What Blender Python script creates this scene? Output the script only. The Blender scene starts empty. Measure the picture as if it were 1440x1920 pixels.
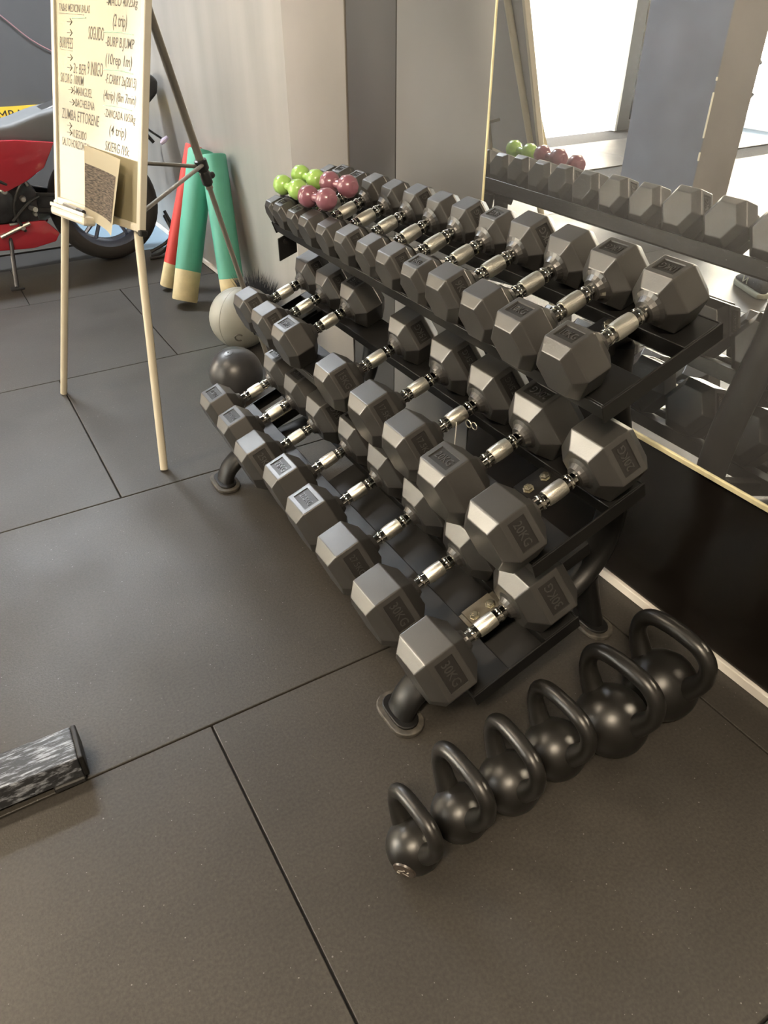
import bpy, bmesh, math, random
from mathutils import Vector, Matrix

random.seed(7)
SC = bpy.context.scene
COL = SC.collection
R = math.radians

# ------------------------------------------------------------------ camera
CAM_POS = Vector((0.0, 0.0, 1.34))
PITCH, ROLL, YAW, FPX = 0.627204588, -0.00309654573, -0.533390991, 1368.664
fw = Vector((-math.sin(YAW) * math.cos(PITCH), math.cos(YAW) * math.cos(PITCH), -math.sin(PITCH)))
rt = Vector((math.cos(YAW), math.sin(YAW), 0))
up = rt.cross(fw)
r2 = rt * math.cos(ROLL) + up * math.sin(ROLL)
u2 = -rt * math.sin(ROLL) + up * math.cos(ROLL)
cam = bpy.data.cameras.new('camera')
cam.sensor_fit = 'HORIZONTAL'
cam.sensor_width = 36.0
cam.lens = FPX / 1440 * 36.0
cam.clip_start = 0.02
camo = bpy.data.objects.new('camera', cam)
COL.objects.link(camo)
camo.matrix_world = Matrix(((r2.x, u2.x, -fw.x, CAM_POS.x), (r2.y, u2.y, -fw.y, CAM_POS.y),
                            (r2.z, u2.z, -fw.z, CAM_POS.z), (0, 0, 0, 1)))
SC.camera = camo

# ------------------------------------------------------------------ light and exposure
SC.view_settings.view_transform = 'Standard'
SC.view_settings.look = 'None'
SC.view_settings.gamma = 1.0
SC.view_settings.use_curve_mapping = False
SC.view_settings.exposure = 0.43

world = bpy.data.worlds.new('sky')
SC.world = world
world.use_nodes = True
wn = world.node_tree.nodes
wn['Background'].inputs['Color'].default_value = (0.92, 0.96, 1.0, 1)
wn['Background'].inputs['Strength'].default_value = 12.0

sun = bpy.data.lights.new('sun', 'SUN')
sun.energy = 120.0
sun.angle = R(1.0)
sun.color = (1.0, 0.94, 0.84)
suno = bpy.data.objects.new('sun', sun)
COL.objects.link(suno)
suno.rotation_euler = Vector((-0.60, -0.50, 0.62)).to_track_quat('Z', 'Y').to_euler()

CEIL = 3.3
def ceiling_light(x, y, power, color, sx=1.3, sy=0.35):
    l = bpy.data.lights.new('lamp', 'AREA')
    l.shape = 'RECTANGLE'
    l.size, l.size_y = sx, sy
    l.energy = power
    l.color = color
    o = bpy.data.objects.new('lamp', l)
    COL.objects.link(o)
    o.location = (x, y, CEIL - 0.075)
    return o
WARM = (1.0, 0.82, 0.60)
COOL = (0.90, 0.95, 1.0)
LAMPS = [(-1.1, -0.8, 150, WARM), (-1.3, 2.6, 60, WARM), (0.1, 5.4, 150, COOL)]
for a in LAMPS:
    ceiling_light(*a)

# ------------------------------------------------------------------ materials
MATS = {}
def mat(name, color, rough=0.5, metal=0.0, spec=0.5, noise=None, bump=None, rough_noise=0.0, coat=0.0, scale=30.0, trans=0.0):
    """noise = (scale, amount): mottled colour; bump = (scale, strength)."""
    if name in MATS:
        return MATS[name]
    m = bpy.data.materials.new(name)
    m.use_nodes = True
    nt = m.node_tree
    b = nt.nodes['Principled BSDF']
    b.inputs['Base Color'].default_value = (*color, 1)
    b.inputs['Roughness'].default_value = rough
    b.inputs['Metallic'].default_value = metal
    b.inputs['Specular IOR Level'].default_value = spec
    b.inputs['Coat Weight'].default_value = coat
    b.inputs['Transmission Weight'].default_value = trans
    tc = nt.nodes.new('ShaderNodeTexCoord')
    if noise:
        n = nt.nodes.new('ShaderNodeTexNoise')
        n.inputs['Scale'].default_value = noise[0]
        n.inputs['Detail'].default_value = 6
        nt.links.new(tc.outputs['Object'], n.inputs['Vector'])
        r = nt.nodes.new('ShaderNodeValToRGB')
        r.color_ramp.elements[0].position = 0.3
        r.color_ramp.elements[1].position = 0.7
        k = noise[1]
        r.color_ramp.elements[0].color = (*[max(0, c * (1 - k)) for c in color], 1)
        r.color_ramp.elements[1].color = (*[min(1, c * (1 + k)) for c in color], 1)
        nt.links.new(n.outputs['Fac'], r.inputs['Fac'])
        nt.links.new(r.outputs['Color'], b.inputs['Base Color'])
    if rough_noise:
        n = nt.nodes.new('ShaderNodeTexNoise')
        n.inputs['Scale'].default_value = scale
        n.inputs['Detail'].default_value = 4
        nt.links.new(tc.outputs['Object'], n.inputs['Vector'])
        mr = nt.nodes.new('ShaderNodeMapRange')
        mr.inputs['To Min'].default_value = max(0, rough - rough_noise)
        mr.inputs['To Max'].default_value = min(1, rough + rough_noise)
        nt.links.new(n.outputs['Fac'], mr.inputs['Value'])
        nt.links.new(mr.outputs['Result'], b.inputs['Roughness'])
    if bump:
        n = nt.nodes.new('ShaderNodeTexNoise')
        n.inputs['Scale'].default_value = bump[0]
        n.inputs['Detail'].default_value = 3
        nt.links.new(tc.outputs['Object'], n.inputs['Vector'])
        bp = nt.nodes.new('ShaderNodeBump')
        bp.inputs['Strength'].default_value = bump[1]
        bp.inputs['Distance'].default_value = 0.002
        nt.links.new(n.outputs['Fac'], bp.inputs['Height'])
        nt.links.new(bp.outputs['Normal'], b.inputs['Normal'])
    MATS[name] = m
    return m

def floor_rubber():
    m = mat('floor rubber', (0.041, 0.0375, 0.0325), rough=0.50, spec=0.38, bump=(260, 0.22))
    nt = m.node_tree
    b = nt.nodes['Principled BSDF']
    tc = nt.nodes.new('ShaderNodeNewGeometry')
    def noise(scale, detail, lo, hi):
        n = nt.nodes.new('ShaderNodeTexNoise')
        n.inputs['Scale'].default_value = scale
        n.inputs['Detail'].default_value = detail
        nt.links.new(tc.outputs['Position'], n.inputs['Vector'])
        r = nt.nodes.new('ShaderNodeMapRange')
        r.inputs['From Min'].default_value = 0.3
        r.inputs['From Max'].default_value = 0.7
        r.inputs['To Min'].default_value = lo
        r.inputs['To Max'].default_value = hi
        nt.links.new(n.outputs['Fac'], r.inputs['Value'])
        return r.outputs['Result']
    big = noise(3.0, 4, 0.85, 1.15)
    fine = noise(160, 2, 0.80, 1.2)
    speck = nt.nodes.new('ShaderNodeTexNoise')
    speck.inputs['Scale'].default_value = 190
    speck.inputs['Detail'].default_value = 0
    nt.links.new(tc.outputs['Position'], speck.inputs['Vector'])
    sr = nt.nodes.new('ShaderNodeMapRange')
    sr.inputs['From Min'].default_value = 0.835
    sr.inputs['From Max'].default_value = 0.86
    sr.inputs['To Max'].default_value = 0.12
    nt.links.new(speck.outputs['Fac'], sr.inputs['Value'])
    mu = nt.nodes.new('ShaderNodeMath'); mu.operation = 'MULTIPLY'
    nt.links.new(big, mu.inputs[0]); nt.links.new(fine, mu.inputs[1])
    vm = nt.nodes.new('ShaderNodeVectorMath'); vm.operation = 'SCALE'
    vm.inputs[0].default_value = (0.041, 0.0375, 0.0325)
    nt.links.new(mu.outputs[0], vm.inputs['Scale'])
    ad = nt.nodes.new('ShaderNodeVectorMath'); ad.operation = 'ADD'
    nt.links.new(vm.outputs[0], ad.inputs[0]); nt.links.new(sr.outputs['Result'], ad.inputs[1])
    nt.links.new(ad.outputs[0], b.inputs['Base Color'])
    rg = noise(2.2, 5, 0.39, 0.52)
    nt.links.new(rg, b.inputs['Roughness'])
    return m

M_FLOOR = floor_rubber()
M_SUB = mat('near black base', (0.012, 0.011, 0.010), rough=0.9)  # near-black floor base that shows between the tiles
M_RUB = mat('dumbbell rubber', (0.029, 0.0276, 0.0258), rough=0.36, spec=0.9, noise=(18, 0.12), rough_noise=0.05, scale=25, bump=(420, 0.08))
M_LET = mat('raised rubber lettering', (0.014, 0.013, 0.012), rough=0.42, spec=0.4)
M_CHROME = mat('chrome', (0.80, 0.78, 0.72), rough=0.10, metal=1.0)
M_DCHROME = mat('chrome with dark reflections', (0.42, 0.41, 0.38), rough=0.07, metal=1.0)  # chrome darkened to stand for the black heads it mirrors
def knurl_mat():
    m = mat('knurled chrome', (0.78, 0.76, 0.68), rough=0.32, metal=1.0)
    nt = m.node_tree; b = nt.nodes['Principled BSDF']
    tc = nt.nodes.new('ShaderNodeTexCoord')
    ck = nt.nodes.new('ShaderNodeTexVoronoi'); ck.inputs['Scale'].default_value = 700
    nt.links.new(tc.outputs['Object'], ck.inputs['Vector'])
    bp = nt.nodes.new('ShaderNodeBump'); bp.inputs['Strength'].default_value = 0.35; bp.inputs['Distance'].default_value = 0.001
    nt.links.new(ck.outputs['Distance'], bp.inputs['Height']); nt.links.new(bp.outputs['Normal'], b.inputs['Normal'])
    return m
M_KNURL = knurl_mat()
M_STEEL = mat('black powder coated steel', (0.008, 0.0078, 0.0075), rough=0.42, spec=0.35, bump=(500, 0.05))
M_PLATE = mat('dusty bracket steel', (0.11, 0.10, 0.08), rough=0.42, metal=0.3, noise=(40, 0.25))
M_BOLT = mat('zinc bolt', (0.72, 0.68, 0.55), rough=0.25, metal=1.0)
M_FOOT = mat('scuffed rubber foot', (0.055, 0.050, 0.042), rough=0.55, noise=(60, 0.5))
M_KB = mat('kettlebell enamel', (0.0085, 0.0078, 0.0066), rough=0.37, spec=0.6, bump=(90, 0.10), rough_noise=0.07, scale=20)
M_WALLG = mat('grey satin wall panel', (0.175, 0.172, 0.167), rough=0.30, spec=0.6, noise=(1.5, 0.10), rough_noise=0.06, scale=3)
M_WALLD = mat('dark satin wall panel', (0.058, 0.057, 0.055), rough=0.34, spec=0.5, noise=(1.5, 0.08))
M_WALLB = mat('beige painted column', (0.265, 0.245, 0.225), rough=0.5, spec=0.35, noise=(3, 0.06))
M_WALLK = mat('black gloss wall panel', (0.010, 0.008, 0.0065), rough=0.22, spec=0.5, noise=(4, 0.2), rough_noise=0.06, scale=5)
M_BACK = mat('dark grey back wall', (0.075, 0.078, 0.085), rough=0.6, noise=(2, 0.1))
M_ROOM = mat('warm grey room wall', (0.13, 0.12, 0.11), rough=0.7, noise=(2, 0.08))
M_CEIL = mat('ceiling paint', (0.12, 0.12, 0.115), rough=0.9)
M_BASE = mat('white baseboard', (0.72, 0.69, 0.64), rough=0.4, noise=(12, 0.08))
M_EDGE = mat('polished mirror edge', (0.80, 0.73, 0.46), rough=0.30, noise=(30, 0.15))
M_COLB = mat('daylit column face', (0.135, 0.15, 0.178), rough=0.40, noise=(3, 0.15))  # blue daylight on this column side is put into the colour
M_COLN = mat('brown grey column paint', (0.17, 0.155, 0.14), rough=0.6, noise=(3, 0.1))
M_CHIP = mat('chipped plaster', (0.75, 0.70, 0.55), rough=0.8)
M_WHITE = mat('white door paint', (0.75, 0.77, 0.80), rough=0.4)
M_FRAMEK = mat('dark door frame', (0.05, 0.05, 0.05), rough=0.4)
M_ALU = mat('aluminium', (0.62, 0.61, 0.58), rough=0.30, metal=0.9)
M_OUT = mat('pale concrete yard', (0.72, 0.70, 0.66), rough=0.9, noise=(1.5, 0.05))
M_BOUNCE = mat('cream bounce surface', (0.82, 0.72, 0.58), rough=0.9)  # shared by the blocks added outside for their effect on the light
M_FACADE = mat('ochre facade', (0.17, 0.14, 0.09), rough=0.9, noise=(1, 0.06))
def thin_glass():
    m = bpy.data.materials.new('window glass'); m.use_nodes = True
    nt = m.node_tree
    nt.nodes.remove(nt.nodes['Principled BSDF'])
    t = nt.nodes.new('ShaderNodeBsdfTransparent'); t.inputs['Color'].default_value = (0.95, 0.97, 0.98, 1)
    g = nt.nodes.new('ShaderNodeBsdfGlossy'); g.inputs['Roughness'].default_value = 0.0
    fr = nt.nodes.new('ShaderNodeFresnel'); fr.inputs['IOR'].default_value = 1.45
    mx = nt.nodes.new('ShaderNodeMixShader')
    nt.links.new(fr.outputs[0], mx.inputs['Fac']); nt.links.new(t.outputs[0], mx.inputs[1]); nt.links.new(g.outputs[0], mx.inputs[2])
    nt.links.new(mx.outputs[0], nt.nodes['Material Output'].inputs['Surface'])
    return m
M_GLASS = thin_glass()
M_LAMPH = mat('lamp housing', (0.7, 0.7, 0.7), rough=0.5)

def steel_sheet():
    m = mat('brushed grey sheet', (0.30, 0.295, 0.28), rough=0.34, metal=0.35, spec=0.6)
    nt = m.node_tree; b = nt.nodes['Principled BSDF']
    tc = nt.nodes.new('ShaderNodeTexCoord')
    mp = nt.nodes.new('ShaderNodeMapping'); mp.inputs['Scale'].default_value = (1, 3.2, 0.5)
    n = nt.nodes.new('ShaderNodeTexNoise'); n.inputs['Scale'].default_value = 1.6; n.inputs['Detail'].default_value = 5
    nt.links.new(tc.outputs['Object'], mp.inputs['Vector']); nt.links.new(mp.outputs[0], n.inputs['Vector'])
    r = nt.nodes.new('ShaderNodeValToRGB')
    r.color_ramp.elements[0].position = 0.32; r.color_ramp.elements[0].color = (0.34, 0.335, 0.32, 1)
    r.color_ramp.elements[1].position = 0.70; r.color_ramp.elements[1].color = (0.44, 0.43, 0.41, 1)
    nt.links.new(n.outputs['Fac'], r.inputs['Fac']); nt.links.new(r.outputs['Color'], b.inputs['Base Color'])
    mr = nt.nodes.new('ShaderNodeMapRange'); mr.inputs['To Min'].default_value = 0.26; mr.inputs['To Max'].default_value = 0.44
    nt.links.new(n.outputs['Fac'], mr.inputs['Value']); nt.links.new(mr.outputs['Result'], b.inputs['Roughness'])
    return m
M_WALLS = steel_sheet()

def mirror_mat():
    m = bpy.data.materials.new('mirror glass'); m.use_nodes = True
    nt = m.node_tree
    nt.nodes.remove(nt.nodes['Principled BSDF'])
    g = nt.nodes.new('ShaderNodeBsdfGlossy'); g.inputs['Color'].default_value = (0.86, 0.87, 0.86, 1); g.inputs['Roughness'].default_value = 0.0
    d = nt.nodes.new('ShaderNodeBsdfDiffuse'); d.inputs['Color'].default_value = (0.8, 0.8, 0.8, 1)
    n = nt.nodes.new('ShaderNodeTexNoise'); n.inputs['Scale'].default_value = 6; n.inputs['Detail'].default_value = 8
    tc = nt.nodes.new('ShaderNodeTexCoord'); nt.links.new(tc.outputs['Object'], n.inputs['Vector'])
    mr = nt.nodes.new('ShaderNodeMapRange'); mr.inputs['To Min'].default_value = 0.035; mr.inputs['To Max'].default_value = 0.085
    nt.links.new(n.outputs['Fac'], mr.inputs['Value'])
    mx = nt.nodes.new('ShaderNodeMixShader')
    nt.links.new(mr.outputs['Result'], mx.inputs['Fac']); nt.links.new(g.outputs[0], mx.inputs[1]); nt.links.new(d.outputs[0], mx.inputs[2])
    nt.links.new(mx.outputs[0], nt.nodes['Material Output'].inputs['Surface'])
    return m
M_MIRROR = mirror_mat()

# ------------------------------------------------------------------ helpers
def link(name, data, parent=None, loc=None, rot=None):
    o = bpy.data.objects.new(name, data)
    COL.objects.link(o)
    if parent is not None:
        o.parent = parent
    if loc is not None:
        o.location = loc
    if rot is not None:
        o.rotation_euler = rot
    return o

def tag(o, label=None, cat=None, group=None, kind=None):
    if label: o['label'] = label
    if cat: o['category'] = cat
    if group: o['group'] = group
    if kind: o['kind'] = kind
    return o

def thing(name, label, cat, loc=(0, 0, 0), rot=(0, 0, 0), group=None):
    return tag(link(name, None, None, loc, rot), label, cat, group)

def mesh_of(name, bm, m, smooth=False, angle=35):
    me = bpy.data.meshes.new(name)
    bmesh.ops.recalc_face_normals(bm, faces=bm.faces[:])
    if smooth:
        for f in bm.faces: f.smooth = True
    bm.to_mesh(me); bm.free()
    if smooth:
        me.set_sharp_from_angle(angle=R(angle))
    if m is not None:
        for x in (m if isinstance(m, (list, tuple)) else [m]): me.materials.append(x)
    return me

def obj(name, bm, m, parent=None, smooth=False, angle=35, loc=None, rot=None):
    return link(name, mesh_of(name, bm, m, smooth, angle), parent, loc, rot)

def struct(name, bm, m, parent=None, **k):
    o = obj(name, bm, m, parent, **k)
    if parent is None: o['kind'] = 'structure'
    return o

def box(bm, x0, x1, y0, y1, z0, z1, bev=0.0, seg=1, mtx=None):
    vs = [bm.verts.new((x, y, z)) for x in (x0, x1) for y in (y0, y1) for z in (z0, z1)]
    fs = [bm.faces.new([vs[i] for i in q]) for q in
          ((0, 1, 3, 2), (4, 6, 7, 5), (0, 4, 5, 1), (2, 3, 7, 6), (0, 2, 6, 4), (1, 5, 7, 3))]
    bmesh.ops.recalc_face_normals(bm, faces=fs)
    if mtx is not None: bmesh.ops.transform(bm, matrix=mtx, verts=vs)
    if bev:
        es = list({e for f in fs for e in f.edges})
        bmesh.ops.bevel(bm, geom=es, offset=bev, segments=seg, profile=0.5, affect='EDGES')
    return bm

def bx(*a, **k):
    return box(bmesh.new(), *a, **k)

def frames(pts):
    """parallel transport frames"""
    pts = [Vector(p) for p in pts]
    T = []
    for i in range(len(pts)):
        a = pts[max(0, i - 1)]; b = pts[min(len(pts) - 1, i + 1)]
        T.append((b - a).normalized())
    n = T[0].orthogonal().normalized()
    out = []
    for i, t in enumerate(T):
        n = (n - t * n.dot(t)).normalized()
        out.append((pts[i], t, n, t.cross(n)))
    return out

def tube(bm, pts, r, seg=12, cap=True, flat=None, side=None):
    """swept tube; r number or list; flat=(a,b): oval radii, side: direction of a"""
    fr = frames(pts)
    rings = []
    for i, (p, t, n, b) in enumerate(fr):
        rr = r[i] if isinstance(r, (list, tuple)) else r
        if side is not None:
            n = (Vector(side) - t * Vector(side).dot(t)).normalized(); b = t.cross(n)
        ra, rb = (flat if flat else (rr, rr))
        rings.append([bm.verts.new(p + n * (ra * math.cos(2 * math.pi * j / seg)) + b * (rb * math.sin(2 * math.pi * j / seg))) for j in range(seg)])
    for i in range(len(rings) - 1):
        for j in range(seg):
            k = (j + 1) % seg
            bm.faces.new((rings[i][j], rings[i][k], rings[i + 1][k], rings[i + 1][j]))
    if cap:
        bm.faces.new(rings[0][::-1]); bm.faces.new(rings[-1])
    return bm

def tb(pts, r, **k):
    return tube(bmesh.new(), pts, r, **k)

def smooth_path(pts, n=6):
    """Catmull-Rom"""
    P = [Vector(p) for p in pts]
    P = [P[0] * 2 - P[1]] + P + [P[-1] * 2 - P[-2]]
    out = []
    for i in range(1, len(P) - 2):
        for k in range(n):
            t = k / n
            a, b, c, d = P[i - 1], P[i], P[i + 1], P[i + 2]
            out.append(0.5 * ((2 * b) + (c - a) * t + (2 * a - 5 * b + 4 * c - d) * t * t + (3 * b - a - 3 * c + d) * t ** 3))
    out.append(P[-2])
    return out

def lathe(bm, prof, seg=24, axis='Z', mtx=None):
    """prof: list of (r, h); closes at r==0"""
    rings = []
    allv = []
    for r_, h in prof:
        if r_ < 1e-6:
            v = [bm.verts.new((0, 0, h))]
        else:
            v = [bm.verts.new((r_ * math.cos(2 * math.pi * j / seg), r_ * math.sin(2 * math.pi * j / seg), h)) for j in range(seg)]
        rings.append(v); allv += v
    for a, b in zip(rings, rings[1:]):
        for j in range(seg):
            k = (j + 1) % seg
            if len(a) == 1 and len(b) == 1: continue
            if len(a) == 1: bm.faces.new((a[0], b[j], b[k]))
            elif len(b) == 1: bm.faces.new((a[j], a[k], b[0]))
            else: bm.faces.new((a[j], a[k], b[k], b[j]))
    if len(rings[0]) > 1: bm.faces.new(rings[0][::-1])
    if len(rings[-1]) > 1: bm.faces.new(rings[-1])
    if axis == 'X': bmesh.ops.transform(bm, matrix=Matrix.Rotation(R(90), 4, 'Y'), verts=allv)
    if axis == 'Y': bmesh.ops.transform(bm, matrix=Matrix.Rotation(R(-90), 4, 'X'), verts=allv)
    if mtx is not None: bmesh.ops.transform(bm, matrix=mtx, verts=allv)
    return bm

def prism(bm, poly, a0, a1, plane='XZ', bev=0.0, seg=2):
    """extrude a 2D outline along the third axis"""
    def P(u, v, w):
        return {'XZ': (u, w, v), 'XY': (u, v, w), 'YZ': (w, u, v)}[plane]
    A = [bm.verts.new(P(u, v, a0)) for u, v in poly]
    B = [bm.verts.new(P(u, v, a1)) for u, v in poly]
    fs = [bm.faces.new(A[::-1]), bm.faces.new(B)]
    for i in range(len(poly)):
        j = (i + 1) % len(poly)
        fs.append(bm.faces.new((A[i], A[j], B[j], B[i])))
    bmesh.ops.recalc_face_normals(bm, faces=fs)
    if bev:
        es = list({e for f in fs for e in f.edges})
        bmesh.ops.bevel(bm, geom=es, offset=bev, segments=seg, profile=0.5, affect='EDGES')
    return bm

def pr(*a, **k):
    return prism(bmesh.new(), *a, **k)

def ngon(n, r, cx=0, cy=0, ph=0):
    return [(cx + r * math.cos(ph + 2 * math.pi * i / n), cy + r * math.sin(ph + 2 * math.pi * i / n)) for i in range(n)]

def stadium(hx, hy, n=8):
    """rounded slot outline, long half length hy, half width hx"""
    o = []
    for i in range(n + 1):
        a = math.pi * i / n
        o.append((hx * math.cos(a), hy - hx + hx * math.sin(a)))
    for i in range(n + 1):
        a = math.pi + math.pi * i / n
        o.append((hx * math.cos(a), -(hy - hx) + hx * math.sin(a)))
    return o

TEXTS = {}
def text_mesh(s, depth=0.0006, shear=0.0, m=None, res=2):
    """text as a mesh, unit cap height about 0.7, centred; cached"""
    key = (s, depth, shear, m.name if m else '')
    if key in TEXTS: return TEXTS[key]
    cu = bpy.data.curves.new('lettering', 'FONT')
    cu.body = s; cu.size = 1.0; cu.extrude = 0.02 if depth else 0.0
    cu.shear = shear; cu.resolution_u = res
    if not depth: cu.offset = 0.002
    cu.align_x = 'CENTER'; cu.align_y = 'CENTER'
    o = bpy.data.objects.new('lettering', cu); COL.objects.link(o)
    dg = bpy.context.evaluated_depsgraph_get(); dg.update()
    me = bpy.data.meshes.new_from_object(o.evaluated_get(dg))
    bpy.data.objects.remove(o); bpy.data.curves.remove(cu)
    xs = [v.co.x for v in me.vertices]; ys = [v.co.y for v in me.vertices]
    w, h = max(xs) - min(xs), max(ys) - min(ys)
    cx, cy = (max(xs) + min(xs)) / 2, (max(ys) + min(ys)) / 2
    zs = [v.co.z for v in me.vertices]; z0, zr = min(zs), max(1e-9, max(zs) - min(zs))
    for v in me.vertices:
        v.co = ((v.co.x - cx) / w, (v.co.y - cy) / h, (v.co.z - z0) / zr)
    me.materials.clear()
    if m: me.materials.append(m)
    TEXTS[key] = (me, w / h)
    return TEXTS[key]

# ------------------------------------------------------------------ room
W = 1.311            # plane of the mirror wall
XL, YB, YF = -5.6, 6.5, -2.6

# floor: slab + rubber tiles (1 m), running bond
fl = struct('floor', bx(XL - 0.1, W + 0.15, YF - 0.1, YB + 0.1, -0.12, -0.012), M_SUB)
G = 0.0022
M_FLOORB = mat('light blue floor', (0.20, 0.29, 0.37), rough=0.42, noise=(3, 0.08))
full = mesh_of('tile', bx(G, 1 - G, G, 1 - G, -0.0125, 0, bev=0.0015), M_FLOOR)
off = {0: 0.196, 1: 0.70, 2: 0.254, 3: 0.76, 4: 0.30, 5: 0.80, -1: 0.70, -2: 0.2, -3: 0.7, -4: 0.2}
for k in range(-4, 6):
    y0 = 0.093 + k
    ya, yb = max(y0, YF), min(y0 + 1, YB)
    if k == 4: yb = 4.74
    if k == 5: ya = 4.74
    if yb - ya < 0.02: continue
    x = off[k] - 7.0
    while x < W:
        xa, xb = max(x, XL), min(x + 1, W)
        if xb - xa > 0.02:
            if xb - xa > 0.999 and yb - ya > 0.999:
                link('tile', full, fl, (x, y0, 0))
            else:
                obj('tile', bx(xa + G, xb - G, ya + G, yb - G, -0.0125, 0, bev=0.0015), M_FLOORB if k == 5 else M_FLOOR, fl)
        x += 1.0

# right wall: backing plus the panels that clad it
wr = struct('wall_right', bx(W + 0.012, W + 0.15, YF - 0.1, YB + 0.1, -0.1, CEIL), M_WALLD)
def panel(name, y0, y1, z0, z1, m, proud=0.0):
    return obj(name, bx(W - proud, W + 0.012, y0 + 0.0012, y1 - 0.0012, z0, z1, bev=0.002), m, wr)
panel('wall_panel', 1.676, 2.143, 0.027, CEIL, M_WALLG)
panel('wall_panel', 2.143, 2.45, 0.027, CEIL, M_WALLD)
panel('column_face', 2.45, 2.934, 0.027, CEIL, M_WALLB, 0.004)
panel('wall_panel', 2.934, YB, 0.027, CEIL, M_WALLS)
panel('wall_panel', YF, 1.674, 0.027, 0.462, M_WALLK)
panel('wall_panel', YF, 1.674, 0.462, CEIL, M_WALLD)
struct('baseboard_right', bx(W - 0.009, W + 0.012, YF, YB, 0.0, 0.026, bev=0.0015), M_BASE)

# far wall with the open doorway, glazed side light, left wall with a white door
DX0, DX1, DH = -4.36, -2.35, 3.22
wb = struct('wall_back', bx(DX1, W + 0.15, YB, YB + 0.15, -0.1, CEIL), M_BACK)
obj('lintel', bx(XL - 0.15, DX1, YB, YB + 0.15, DH, CEIL), M_BACK, wb)
obj('wall_pier', bx(XL - 0.15, -5.5, YB, YB + 0.15, -0.1, DH), M_BACK, wb)
d1 = link('door_1', None); d1['kind'] = 'structure'
obj('door_post', bx(-4.40, -4.22, YB - 0.02, YB + 0.10, 0, DH, bev=0.004), M_FRAMEK, d1)
obj('door_jamb', bx(-4.225, -4.195, YB - 0.03, YB + 0.11, 0, DH, bev=0.003), M_ALU, d1)
obj('door_jamb', bx(DX1 - 0.05, DX1, YB - 0.02, YB + 0.1, 0, DH, bev=0.003), M_FRAMEK, d1)
hb = tb(smooth_path([(-4.10, YB + 0.02, 0.86), (-4.10, YB + 0.07, 0.86), (-4.10, YB + 0.07, 0.35), (-4.10, YB + 0.02, 0.35)], 4), 0.02, seg=8)
w1 = link('window_1', None); w1['kind'] = 'structure'
obj('window_frame', bx(-5.5, -4.40, YB, YB + 0.08, 0.0, 0.09, bev=0.004), M_FRAMEK, w1)
obj('window_frame', bx(-5.5, -4.40, YB, YB + 0.08, DH - 0.06, DH, bev=0.004), M_FRAMEK, w1)
obj('window_frame', bx(-5.5, -5.44, YB, YB + 0.08, 0.09, DH - 0.06, bev=0.004), M_FRAMEK, w1)
obj('window_pane', bx(-5.44, -4.40, YB + 0.03, YB + 0.036, 0.09, DH - 0.06), M_GLASS, w1)
hb.free()
GY0, GY1, GZ1 = 1.7, 6.42, 3.2
wl = struct('wall_left', bx(XL - 0.15, XL, YF - 0.1, GY0, -0.1, CEIL), M_ROOM)
obj('wall_pier', bx(XL - 0.15, XL, GY1, YB + 0.15, -0.1, CEIL), M_ROOM, wl)
obj('lintel', bx(XL - 0.15, XL, GY0, GY1, GZ1, CEIL), M_ROOM, wl)
d2 = link('door_2', None); d2['kind'] = 'structure'
ny = 4
for i in range(ny):
    ya = GY0 + (GY1 - GY0) * i / ny; yb = GY0 + (GY1 - GY0) * (i + 1) / ny
    obj('door_frame', bx(XL - 0.05, XL, ya, ya + 0.05, 0, GZ1, bev=0.003), M_WHITE, d2)
    obj('door_frame', bx(XL - 0.05, XL, ya + 0.05, yb, 0, 0.10, bev=0.003), M_WHITE, d2)
    obj('door_pane', bx(XL - 0.03, XL - 0.024, ya + 0.05, yb, 0.10, GZ1), M_GLASS, d2)
obj('door_handle', tb(smooth_path([(XL, 5.87, 0.63), (XL + 0.06, 5.87, 0.63), (XL + 0.06, 5.87, 0.33), (XL, 5.87, 0.33)], 4), 0.022, seg=8), M_FRAMEK, d2, smooth=True)
struct('wall_front', bx(XL - 0.15, W + 0.15, YF - 0.15, YF, -0.1, CEIL), M_ROOM)
struct('ceiling', bx(XL - 0.15, W + 0.15, YF - 0.15, YB + 0.15, CEIL, CEIL + 0.12), M_CEIL)

# the column seen in the mirror
col = struct('column', bx(-2.06, -1.69, 3.34, 3.95, 0.0, CEIL, bev=0.004), M_COLN)
obj('daylit_column_face', bx(-1.69, -1.68, 3.335, 3.955, 0.0, CEIL, bev=0.002), M_COLB, col)  # thin sheet carrying the painted daylight tint of this side
for z0, z1, y in ((0.55, 0.80, 3.336), (0.42, 0.47, 3.336), (0.86, 0.88, 3.336)):
    obj('paint_chip', bx(-1.688, -1.6785, y - 0.004, y + 0.006, z0, z1, bev=0.002), M_CHIP, col)

# outside the doorway: sunlit yard and the building across it
go = struct('ground_outside', bx(-30, 14, YB + 0.1, 34, -0.14, -0.02), M_OUT)
obj('pavement', bx(-30, XL - 0.05, -12, YB + 0.1, -0.14, -0.02), M_OUT, go)
fac = struct('facade_outside', bx(-20, 18, 24, 24.4, -0.1, 14.0), M_FACADE)
obj('added_bounce_block', bx(-44, -20, 23, 23.4, -0.1, 13.0), M_BOUNCE, fac)  # unseen block added as a bright reflection for the dumbbell chamfers
obj('added_sun_block', bx(-20, -15, -16, 7.6, -0.1, 17.0), M_BOUNCE, fac)  # unseen block added to keep direct sun off the left glazing
obj('added_glare_wall', bx(-34, 18, 13.0, 13.2, -0.1, 2.0), M_BOUNCE, fac)  # low wall added as a bright reflection on the whiteboard
for i in range(6):
    obj('facade_window', bx(-18 + i * 5.2, -16.4 + i * 5.2, 23.95, 24.02, 2.6, 4.3), M_FRAMEK, fac)

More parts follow.
